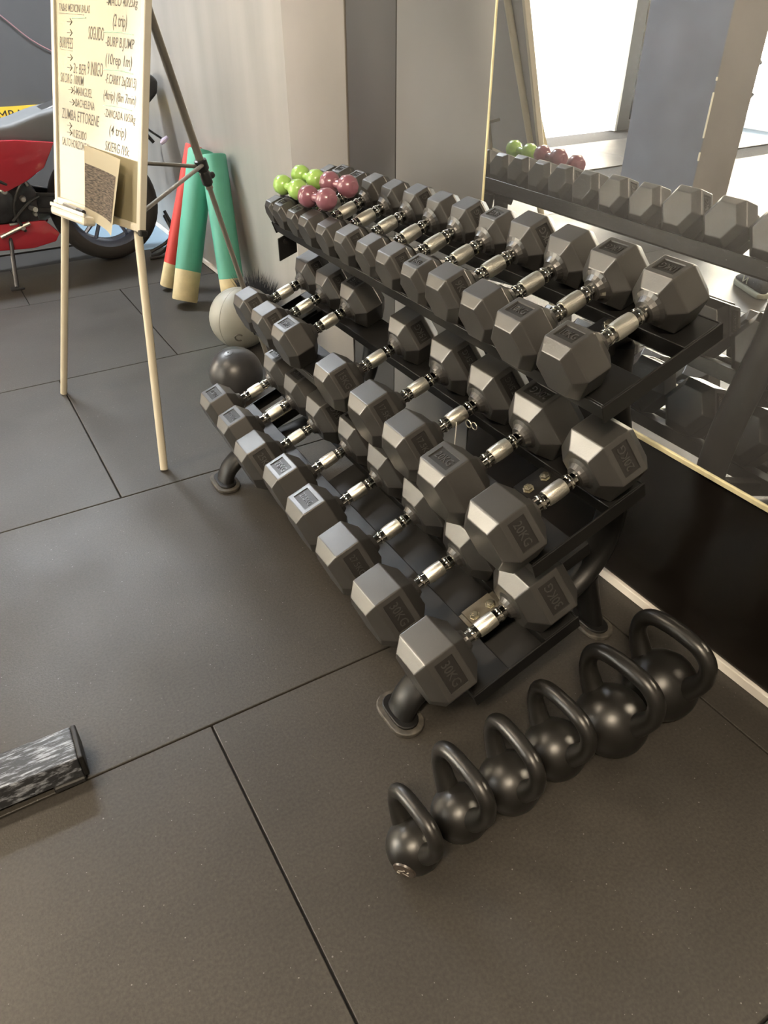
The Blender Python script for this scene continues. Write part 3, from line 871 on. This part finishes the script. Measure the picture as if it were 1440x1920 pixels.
# handwriting
def write(s, x, y, w, h, rot=0, m=None):
    me, asp = text_mesh(s, depth=0, shear=0.18, m=m or M_INK, res=3)
    o = link('handwriting', me, bd, (x + w / 2, y, -0.0036), (0, 0, R(rot)))
    o.scale = (w, h, 1.0)
    return o
def stroke(pts, r=0.0012, m=None, name='pen_stroke'):
    return obj(name, tb([(x, y, -0.0034) for x, y in pts], r, seg=4), m or M_INK, bd)
def arrow(x, y):
    stroke([(x, y), (x + 0.030, y)]); stroke([(x + 0.018, y + 0.008), (x + 0.031, y), (x + 0.018, y - 0.008)])
rows_l = [('TABAS MEDICINI BALAS', 0.045, 0.560, 0.19, 0.020), ('SOGUIDO', 0.225, 0.500, 0.090, 0.034), ('BURPEES', 0.045, 0.470, 0.085, 0.030),
          ('9 INIIGO', 0.220, 0.410, 0.090, 0.036), ('2c BER', 0.130, 0.405, 0.080, 0.028), ('SKORG 1000M', 0.045, 0.375, 0.150, 0.026),
          ('S-MANGUEL', 0.130, 0.345, 0.115, 0.024), ('BACHELENA', 0.140, 0.312, 0.120, 0.022), ('ZUMBA ETTORENE', 0.050, 0.275, 0.240, 0.030),
          ('10 SEGUIDO', 0.120, 0.225, 0.090, 0.024), ('SALTO HORIZONTAL', 0.050, 0.195, 0.180, 0.024)]
for a in rows_l: write(*a, rot=-1)
for x, y in ((0.095, 0.525), (0.095, 0.497), (0.095, 0.432), (0.092, 0.405), (0.098, 0.345), (0.105, 0.312), (0.085, 0.245), (0.085, 0.225)): arrow(x, y)
rows_r = [('-MACO 40/25kg', 0.330, 0.575, 0.165, 0.028), ('(2 trip)', 0.365, 0.530, 0.075, 0.040), ('-BURP B.JUMP', 0.325, 0.478, 0.155, 0.032),
          ('(10rep 1m)', 0.325, 0.435, 0.145, 0.036), ('-F.CARRY 2x(20/15)', 0.325, 0.385, 0.170, 0.032), ('(4trip) (8m 7min)', 0.315, 0.343, 0.180, 0.032),
          ('-ZANCADA 10/50kg', 0.320, 0.296, 0.175, 0.028), ('(4 trip)', 0.350, 0.254, 0.095, 0.034), ('SKIERG /10c', 0.325, 0.212, 0.140, 0.026), ('-KBS 5x', 0.315, 0.178, 0.085, 0.022)]
for a in rows_r: write(*a, rot=-1)
stroke([(0.045, 0.546), (0.20, 0.544)], 0.0006); stroke([(0.045, 0.452), (0.125, 0.450)], 0.0006)
for y in (0.505, 0.412, 0.320): stroke([(0.315, y), (0.40, y + 0.002), (0.475, y - 0.002)], 0.0012, M_INKG)
stroke([(0.125, 0.535), (0.21, 0.537)], 0.0016, M_INKG)
# curled printed sheet
def sheet(u0, u1, v0, v1, lift, m, name, parent, dz=0.0):
    bm = bmesh.new(); N_ = 14
    g = []
    for i in range(N_ + 1):
        row = []
        for j in range(7):
            u = u0 + (u1 - u0) * i / N_; v = v0 + (v1 - v0) * j / 6
            fu = (u - 0.210) / 0.265
            z = 0.003 + 0.045 * max(0, fu) ** 2.2 * (1.15 - 0.55 * (v / 0.20)) * lift + dz
            row.append(bm.verts.new((u, v - 0.012 * fu, z)))
        g.append(row)
    fs = []
    for i in range(N_):
        for j in range(6):
            fs.append(bm.faces.new((g[i][j], g[i + 1][j], g[i + 1][j + 1], g[i][j + 1])))
    bmesh.ops.solidify(bm, geom=fs, thickness=0.0006)
    return obj(name, bm, m, parent, smooth=True, angle=60)
ps = sheet(0.210, 0.475, -0.012, 0.200, 1, M_PAPER, 'paper_sheet', bd)
sheet(0.214, 0.452, 0.020, 0.150, 1, M_PRINT, 'printed_picture', bd, 0.0012)
# marker and eraser in the tray
mk = thing('marker_pen', 'grey marker pen resting on the tray of the whiteboard easel', 'pen', (0, 0, 0))
mk.matrix_world = Matrix.Translation(EO) @ BM_
obj('barrel', tube(bmesh.new(), [(0.090, 0.0072, 0.012), (0.20, 0.0072, 0.022)], 0.0065, seg=10), M_LEGG, mk, smooth=True)
obj('cap', tube(bmesh.new(), [(0.20, 0.0072, 0.022), (0.245, 0.0072, 0.0240)], 0.0072, seg=10), M_PLAS, mk, smooth=True)
# legs
def eleg(pts, r, m, name):
    return obj(name, tb([Vector(p) - EO for p in pts], r, seg=14), m, ease, smooth=True)
UPB = lambda u, v, off: p1 + ET * u + EU * v - EN * off
l1 = eleg([(0.246, 2.956, 0.002), (0.397, 2.80, 0.712), UPB(0.14, 0.80, 0.035)], 0.013, M_LEG, 'leg')
l2 = eleg([(0.423, 2.186, 0.002), (0.524, 2.350, 0.722), UPB(0.40, 0.80, 0.035)], 0.013, M_LEG, 'leg')
A = Vector((0.677, 2.623, 1.564)); F = Vector((1.068, 2.772, 0.0))
pt = lambda t: A + (F - A) * t
eleg([A, pt(0.52)], 0.0135, M_LEGG, 'rear_leg'); eleg([pt(0.50), F + Vector((0, 0, 0.002))], 0.0095, M_LEGG, 'rear_leg')
cl = pt(0.47)
ax = (F - A).normalized()
mt = Matrix.Translation(cl - EO) @ ax.to_track_quat('Z', 'Y').to_matrix().to_4x4()
bm = bmesh.new(); lathe(bm, [(0.019, -0.02), (0.022, -0.018), (0.022, 0.012), (0.017, 0.02), (0.019, 0.024), (0.019, 0.062), (0.013, 0.07)], seg=14, mtx=mt)
cj = obj('clamp', bm, M_PLAS, ease, smooth=True)
bm = bmesh.new(); lathe(bm, [(0, 0), (0.010, 0), (0.012, 0.012), (0.010, 0.02), (0, 0.02)], seg=12, mtx=mt @ Matrix.Translation((0, 0, 0.045)) @ Matrix.Rotation(R(-90), 4, 'X') @ Matrix.Translation((0, 0, 0.014)))
obj('clamp_knob', bm, M_PLAS, cj, smooth=True)
eleg([UPB(0.20, 0.16, 0.03), cl + Vector((0, 0, -0.004))], 0.0065, M_LEGG, 'brace')
eleg([UPB(0.50, 0.055, 0.03), cl + Vector((0.012, 0.0, 0.006))], 0.0065, M_LEGG, 'brace')

# ------------------------------------------------------------------ bench foot at the left edge
M_SCR = mat('scuffed black steel', (0.05, 0.055, 0.06), rough=0.30, spec=0.6)
def scuff():
    nt = M_SCR.node_tree; b = nt.nodes['Principled BSDF']
    tc = nt.nodes.new('ShaderNodeTexCoord')
    mp = nt.nodes.new('ShaderNodeMapping'); mp.inputs['Scale'].default_value = (9, 60, 20)
    n = nt.nodes.new('ShaderNodeTexNoise'); n.inputs['Scale'].default_value = 3.0; n.inputs['Detail'].default_value = 9; n.inputs['Roughness'].default_value = 0.7
    nt.links.new(tc.outputs['Object'], mp.inputs['Vector']); nt.links.new(mp.outputs[0], n.inputs['Vector'])
    r = nt.nodes.new('ShaderNodeValToRGB')
    r.color_ramp.elements[0].position = 0.50; r.color_ramp.elements[0].color = (0.018, 0.020, 0.024, 1)
    r.color_ramp.elements[1].position = 0.66; r.color_ramp.elements[1].color = (0.34, 0.37, 0.42, 1)
    nt.links.new(n.outputs['Fac'], r.inputs['Fac']); nt.links.new(r.outputs['Color'], b.inputs['Base Color'])
scuff()
bn = thing('bench_foot', 'scuffed black steel foot beam of a bench at the edge of the picture', 'bench', (-0.45, 1.15, 0), (0, 0, R(-1.5)))
obj('beam', bx(-0.40, 0.376, -0.046, 0.044, 0.014, 0.072, bev=0.003, seg=2), M_SCR, bn)
ec = obj('end_cap', bx(0.376, 0.387, -0.047, 0.045, 0.012, 0.073, bev=0.003, seg=2), M_STEEL, bn)
obj('foot_pad', bx(0.315, 0.378, -0.052, 0.048, 0.0005, 0.016, bev=0.003), M_PLAS, bn)
obj('foot_pad', bx(-0.38, -0.31, -0.052, 0.048, 0.0005, 0.016, bev=0.003), M_PLAS, bn)

# ------------------------------------------------------------------ motorcycle
bk = thing('motorcycle', 'red sports motorcycle with a grey tank cover parked by the wall', 'motorcycle', (0.885, 4.68, 0), (0, 0, math.pi))
M_BRED = mat('red fairing paint', (0.36, 0.025, 0.04), rough=0.22, coat=0.5)
M_BGRY = mat('grey tank cover', (0.11, 0.12, 0.13), rough=0.6)
M_BENG = mat('dark engine metal', (0.05, 0.05, 0.055), rough=0.38, metal=0.6, noise=(20, 0.3))
M_TIRE = mat('tyre rubber', (0.035, 0.033, 0.032), rough=0.6, bump=(80, 0.2))
M_RIM = mat('blue grey rim', (0.22, 0.25, 0.33), rough=0.25, metal=0.7)
M_LIGHT = mat('red lamp lens', (0.55, 0.02, 0.04), rough=0.15, coat=0.5)
M_LILAC = mat('pale indicator lens', (0.55, 0.50, 0.66), rough=0.2)
def bp(name, bm, m, parent=bk, **k):
    return obj(name, bm, m, parent, **k)
def wheel(x, r, name, wdt):
    wt = link(name, None, bk, (x, 0, r))
    pf = [(r - 0.085, -wdt), (r - 0.05, -wdt * 1.05), (r - 0.015, -wdt * 0.75), (r - 0.002, -wdt * 0.3), (r, 0), (r - 0.002, wdt * 0.3), (r - 0.015, wdt * 0.75), (r - 0.05, wdt * 1.05), (r - 0.085, wdt)]
    bm = bmesh.new(); lathe(bm, pf, seg=48, axis='Y')
    # open the middle: remove the cap faces
    bmesh.ops.delete(bm, geom=[f for f in bm.faces if len(f.verts) > 8], context='FACES')
    obj('tyre', bm, M_TIRE, wt, smooth=True, angle=60)
    bm = bmesh.new()
    lathe(bm, [(r - 0.082, -wdt * 0.98), (r - 0.095, -wdt * 0.8), (r - 0.11, -wdt * 0.5), (r - 0.11, wdt * 0.5), (r - 0.095, wdt * 0.8), (r - 0.082, wdt * 0.98)], seg=48, axis='Y')
    bmesh.ops.delete(bm, geom=[f for f in bm.faces if len(f.verts) > 8], context='FACES')
    obj('rim', bm, M_RIM, wt, smooth=True)
    for k in range(5):
        for dd in (-0.16, 0.16):
            a = 2 * math.pi * k / 5 + 0.3
            obj('spoke', tb([(0.035 * math.cos(a), 0, 0.035 * math.sin(a)), ((r - 0.105) * math.cos(a + dd), 0, (r - 0.105) * math.sin(a + dd))], 0.011, seg=6), M_RIM, wt)
    bm = bmesh.new(); lathe(bm, [(0, -0.05), (0.042, -0.05), (0.045, 0.05), (0, 0.05)], seg=20, axis='Y'); obj('hub', bm, M_BENG, wt, smooth=True)
    bm = bmesh.new(); lathe(bm, [(0.04, 0.056), (0.105, 0.056), (0.105, 0.061), (0.04, 0.061)], seg=32, axis='Y'); obj('brake_disc', bm, M_ALU, wt, smooth=True)
    bm = bmesh.new(); lathe(bm, [(0.04, -0.070), (0.095, -0.070), (0.095, -0.064), (0.04, -0.064)], seg=32, axis='Y'); obj('sprocket', bm, M_BENG, wt, smooth=True)
    return wt
# bike frame: +x is forwards (towards the room), +y is the side that faces the camera after the half turn
wheel(0.0, 0.305, 'rear_wheel', 0.085)
wheel(1.36, 0.300, 'front_wheel', 0.062)
for sy in (-1, 1):
    bp('swing_arm', pr([(-0.06, 0.27), (0.0, 0.265), (0.46, 0.34), (0.50, 0.42), (0.40, 0.44), (0.0, 0.335), (-0.06, 0.325)], sy * 0.095, sy * 0.125, bev=0.006), M_BENG)
    bp('fork_leg', tb([(1.36, sy * 0.09, 0.30), (1.14, sy * 0.09, 0.86)], 0.024, seg=12), M_ALU, smooth=True)
    bp('foot_peg', tb([(0.42, sy * 0.14, 0.37), (0.40, sy * 0.25, 0.375)], 0.013, seg=10), M_ALU, smooth=True)
bp('chain', pr([(-0.09, 0.375), (0.42, 0.44), (0.44, 0.42), (0.44, 0.37), (0.42, 0.35), (-0.09, 0.245), (-0.10, 0.26), (0.40, 0.365), (0.42, 0.38), (0.42, 0.41), (0.40, 0.425), (-0.10, 0.36)], 0.128, 0.142), M_PLAS)
bp('engine', pr([(0.40, 0.22), (0.78, 0.20), (0.92, 0.34), (0.90, 0.58), (0.70, 0.66), (0.45, 0.60), (0.36, 0.44)], -0.17, 0.17, bev=0.02), M_BENG, smooth=True, angle=30)
ecv = bmesh.new(); lathe(ecv, [(0, 0.15), (0.085, 0.15), (0.085, 0.19), (0.07, 0.2), (0, 0.2)], seg=24, axis='Y', mtx=Matrix.Translation((0.56, 0, 0.40)))
bp('clutch_cover', ecv, M_BENG, smooth=True)
for (x, z, l, a) in ((0.46, 0.55, 0.05, 0.5), (0.50, 0.30, 0.04, 0.1), (0.62, 0.52, 0.05, -0.3), (0.40, 0.48, 0.03, 1.2)):
    bp('bolt', tb([(x, 0.175, z), (x + l * math.cos(a), 0.185, z + l * math.sin(a))], 0.007, seg=8), M_ALU, smooth=True)
for pth in ([(0.40, 0.19, 0.52), (0.46, 0.20, 0.46), (0.50, 0.20, 0.36), (0.47, 0.19, 0.26)], [(0.62, 0.18, 0.60), (0.56, 0.21, 0.54), (0.50, 0.20, 0.50)], [(0.36, 0.17, 0.42), (0.42, 0.20, 0.40), (0.52, 0.20, 0.32)]):
    bp('hose', tb(smooth_path(pth, 5), 0.008, seg=8), M_PLAS, smooth=True)
for (x, z, r_) in ((0.44, 0.42, 0.016), (0.52, 0.47, 0.020), (0.40, 0.34, 0.012), (0.48, 0.28, 0.014), (0.60, 0.46, 0.012)):
    bm = bmesh.new(); lathe(bm, [(0, 0.17), (r_, 0.17), (r_, 0.196), (r_ * 0.7, 0.204), (0, 0.204)], seg=14, axis='Y', mtx=Matrix.Translation((x, 0, z)))
    bp('engine_cap', bm, M_ALU, smooth=True)
for sy in (-1, 1):
    bp('side_fairing', pr([(0.22, 0.675), (0.30, 0.56), (0.40, 0.505), (0.52, 0.46), (0.62, 0.56), (0.80, 0.52), (0.95, 0.42), (1.16, 0.50), (1.20, 0.80), (0.95, 0.80), (0.60, 0.71), (0.40, 0.70)], sy * 0.205, sy * 0.175, bev=0.008), M_BRED, smooth=True, angle=30)
    bp('belly_fairing', pr([(0.30, 0.225), (0.36, 0.30), (0.62, 0.31), (0.98, 0.36), (1.05, 0.30), (0.90, 0.19), (0.45, 0.165), (0.33, 0.185)], sy * 0.18, sy * 0.15, bev=0.006), M_BRED, smooth=True, angle=30)
bp('tank_cover', pr([(0.08, 0.75), (0.20, 0.655), (0.45, 0.665), (0.75, 0.70), (0.98, 0.75), (0.96, 0.86), (0.84, 0.88), (0.66, 0.82), (0.50, 0.755), (0.40, 0.765), (0.26, 0.805), (0.14, 0.825)], -0.15, 0.15, bev=0.03, seg=4), M_BGRY, smooth=True, angle=40)
bp('tail', pr([(-0.39, 0.85), (-0.33, 0.80), (0.05, 0.74), (0.24, 0.70), (0.26, 0.80), (0.10, 0.85), (-0.14, 0.91), (-0.37, 0.945), (-0.405, 0.91)], -0.095, 0.095, bev=0.02, seg=3), M_PLAS, smooth=True, angle=40)
tl = bp('tail_lamp', bx(-0.372, -0.34, -0.05, 0.05, 0.845, 0.88, bev=0.006), M_LIGHT)
mg = bp('mudguard_bracket', tb([(-0.16, 0.0, 0.78), (-0.30, 0.0, 0.66), (-0.345, 0.0, 0.60)], 0.010, seg=8), M_PLAS, smooth=True)
for sy in (-1, 1):
    bp('indicator', tb([(-0.28, sy * 0.02, 0.70), (-0.345, sy * 0.17, 0.645)], 0.006, seg=8), M_PLAS, smooth=True)
    bm = bmesh.new(); lathe(bm, [(0, -0.03), (0.010, -0.026), (0.014, 0), (0.010, 0.026), (0, 0.03)], seg=10, axis='X', mtx=Matrix.Translation((-0.355, sy * 0.19, 0.635)) @ Matrix.Rotation(R(35), 4, 'Y'))
    bp('indicator_lens', bm, M_LILAC, smooth=True)
bp('exhaust', tb(smooth_path([(0.70, -0.10, 0.22), (0.40, -0.16, 0.24), (0.10, -0.20, 0.36), (-0.20, -0.21, 0.47)], 5), 0.045, seg=14), M_ALU, smooth=True)
bp('kick_stand', tb([(0.55, 0.16, 0.25), (0.60, 0.30, 0.012)], 0.011, seg=10), M_BENG, smooth=True)
bp('stand_foot', bx(0.565, 0.635, 0.275, 0.325, 0.0005, 0.012, bev=0.003), M_BENG)
bp('gear_lever', tb([(0.44, 0.19, 0.30), (0.60, 0.20, 0.25)], 0.010, seg=8), M_ALU, smooth=True)
bp('handlebar', tb([(1.10, -0.32, 0.90), (1.14, 0.0, 0.92), (1.10, 0.32, 0.90)], 0.014, seg=8), M_PLAS, smooth=True)
bp('nose_fairing', pr([(1.14, 0.62), (1.45, 0.74), (1.50, 0.84), (1.36, 0.98), (1.16, 1.06), (1.12, 0.86)], -0.16, 0.16, bev=0.05, seg=4), M_BRED, smooth=True, angle=40)
bp('front_mudguard', tb(smooth_path([(1.18, 0, 0.58), (1.34, 0, 0.64), (1.52, 0, 0.57)], 5), 0.03, seg=12, flat=(0.07, 0.012), side=(0, 1, 0)), M_BRED, smooth=True)

# small folded black stand with a red reflector on the floor behind the rear wheel
fs_ = thing('paddock_stand', 'small black stand with red reflector behind the motorcycle rear wheel', 'stand', (1.17, 4.62, 0))
obj('bar', tb(smooth_path([(-0.10, -0.08, 0.012), (-0.02, -0.06, 0.03), (0.06, -0.02, 0.10), (0.05, 0.06, 0.20)], 4), 0.010, seg=8), M_PLAS, fs_, smooth=True)
obj('bar', tb(smooth_path([(-0.08, 0.02, 0.012), (0.02, 0.0, 0.06), (0.08, 0.02, 0.12), (0.06, 0.08, 0.22)], 4), 0.010, seg=8), M_PLAS, fs_, smooth=True)
obj('reflector', bx(0.035, 0.075, -0.045, -0.030, 0.09, 0.13, bev=0.004), M_LIGHT, fs_)
obj('hook', tb([(-0.12, -0.10, 0.01), (-0.02, -0.11, 0.012), (0.05, -0.07, 0.03)], 0.009, seg=8), M_PLAS, fs_, smooth=True)

# ------------------------------------------------------------------ banner and cable on the far wall
M_YEL = mat('yellow banner', (0.72, 0.50, 0.05), rough=0.6)
M_BLK = mat('black print', (0.02, 0.02, 0.02), rough=0.6)
sg = thing('wall_banner', 'yellow banner with black capital lettering on the far wall', 'sign', (0.72, YB - 0.012, 0.585), (R(90), 0, 0))
obj('banner_sheet', bx(-0.42, 0.24, -0.044, 0.044, -0.006, 0.004), M_YEL, sg)
tm, asp = text_mesh('COMBAT', m=M_BLK)
l = link('lettering', tm, sg, (-0.045, -0.006, 0.0035)); l.scale = (0.36, 0.056, 0.002)
M_CAB = mat('pink cable', (0.32, 0.17, 0.19), rough=0.5)
tag(obj('wall_cable', tb(smooth_path([(0.30, YB - 0.014, 1.45), (0.72, YB - 0.014, 1.24), (0.98, YB - 0.014, 1.02), (1.20, YB - 0.014, 0.90)], 6), 0.0038, seg=6), M_CAB, smooth=True), 'thin pink cable sagging across the far dark wall', 'cable')

# ------------------------------------------------------------------ shoe seen in the mirror
M_SHOE = mat('dark shoe fabric', (0.05, 0.055, 0.06), rough=0.7, noise=(80, 0.2))
M_SOLE = mat('pale shoe sole', (0.30, 0.31, 0.25), rough=0.6)
sh = thing('sneaker', 'dark sneaker with pale sole on the floor, seen in the mirror', 'shoe', (-1.04, 2.31, 0), (0, 0, R(118)))
def shoe_ring(x, w, z0, z1):
    return [(x, w * math.cos(a), z0 + (z1 - z0) * (0.5 + 0.5 * math.sin(a))) for a in [2 * math.pi * k / 16 for k in range(16)]]
def loft(rings):
    bm = bmesh.new()
    V = [[bm.verts.new(p) for p in r] for r in rings]
    for a, b in zip(V, V[1:]):
        for k in range(len(a)):
            j = (k + 1) % len(a)
            bm.faces.new((a[k], a[j], b[j], b[k]))
    bm.faces.new(V[0][::-1]); bm.faces.new(V[-1])
    return bm
sec = [(-0.125, 0.020, 0.03, 0.07), (-0.115, 0.034, 0.025, 0.105), (-0.07, 0.040, 0.02, 0.115), (-0.03, 0.040, 0.02, 0.108), (0.03, 0.043, 0.02, 0.090), (0.09, 0.047, 0.02, 0.068), (0.13, 0.042, 0.02, 0.055), (0.155, 0.026, 0.022, 0.044)]
obj('upper', loft([shoe_ring(*s) for s in sec]), M_SHOE, sh, smooth=True, angle=70)
so = [(-0.135, 0.0)] + [(-0.12, -0.034), (-0.05, -0.042), (0.05, -0.046), (0.11, -0.050), (0.150, -0.036), (0.168, 0.0), (0.150, 0.036), (0.11, 0.050), (0.05, 0.046), (-0.05, 0.042), (-0.12, 0.034)]
obj('sole', pr(so, 0.0005, 0.028, plane='XY', bev=0.006), M_SOLE, sh, smooth=True, angle=40)
tmN, aN = text_mesh('N', m=M_SOLE)
for sy in (-1, 1):
    l = link('side_mark', tmN, sh, (0.02, sy * 0.0425, 0.058), (R(90), 0, 0 if sy < 0 else math.pi)); l.scale = (0.05, 0.035, 0.002)
for k in range(4):
    obj('lace', tb([(0.02 + k * 0.022, -0.022, 0.094 - k * 0.0065), (0.02 + k * 0.022, 0.0, 0.098 - k * 0.007), (0.02 + k * 0.022, 0.022, 0.094 - k * 0.0065)], 0.003, seg=6), M_SOLE, sh, smooth=True)
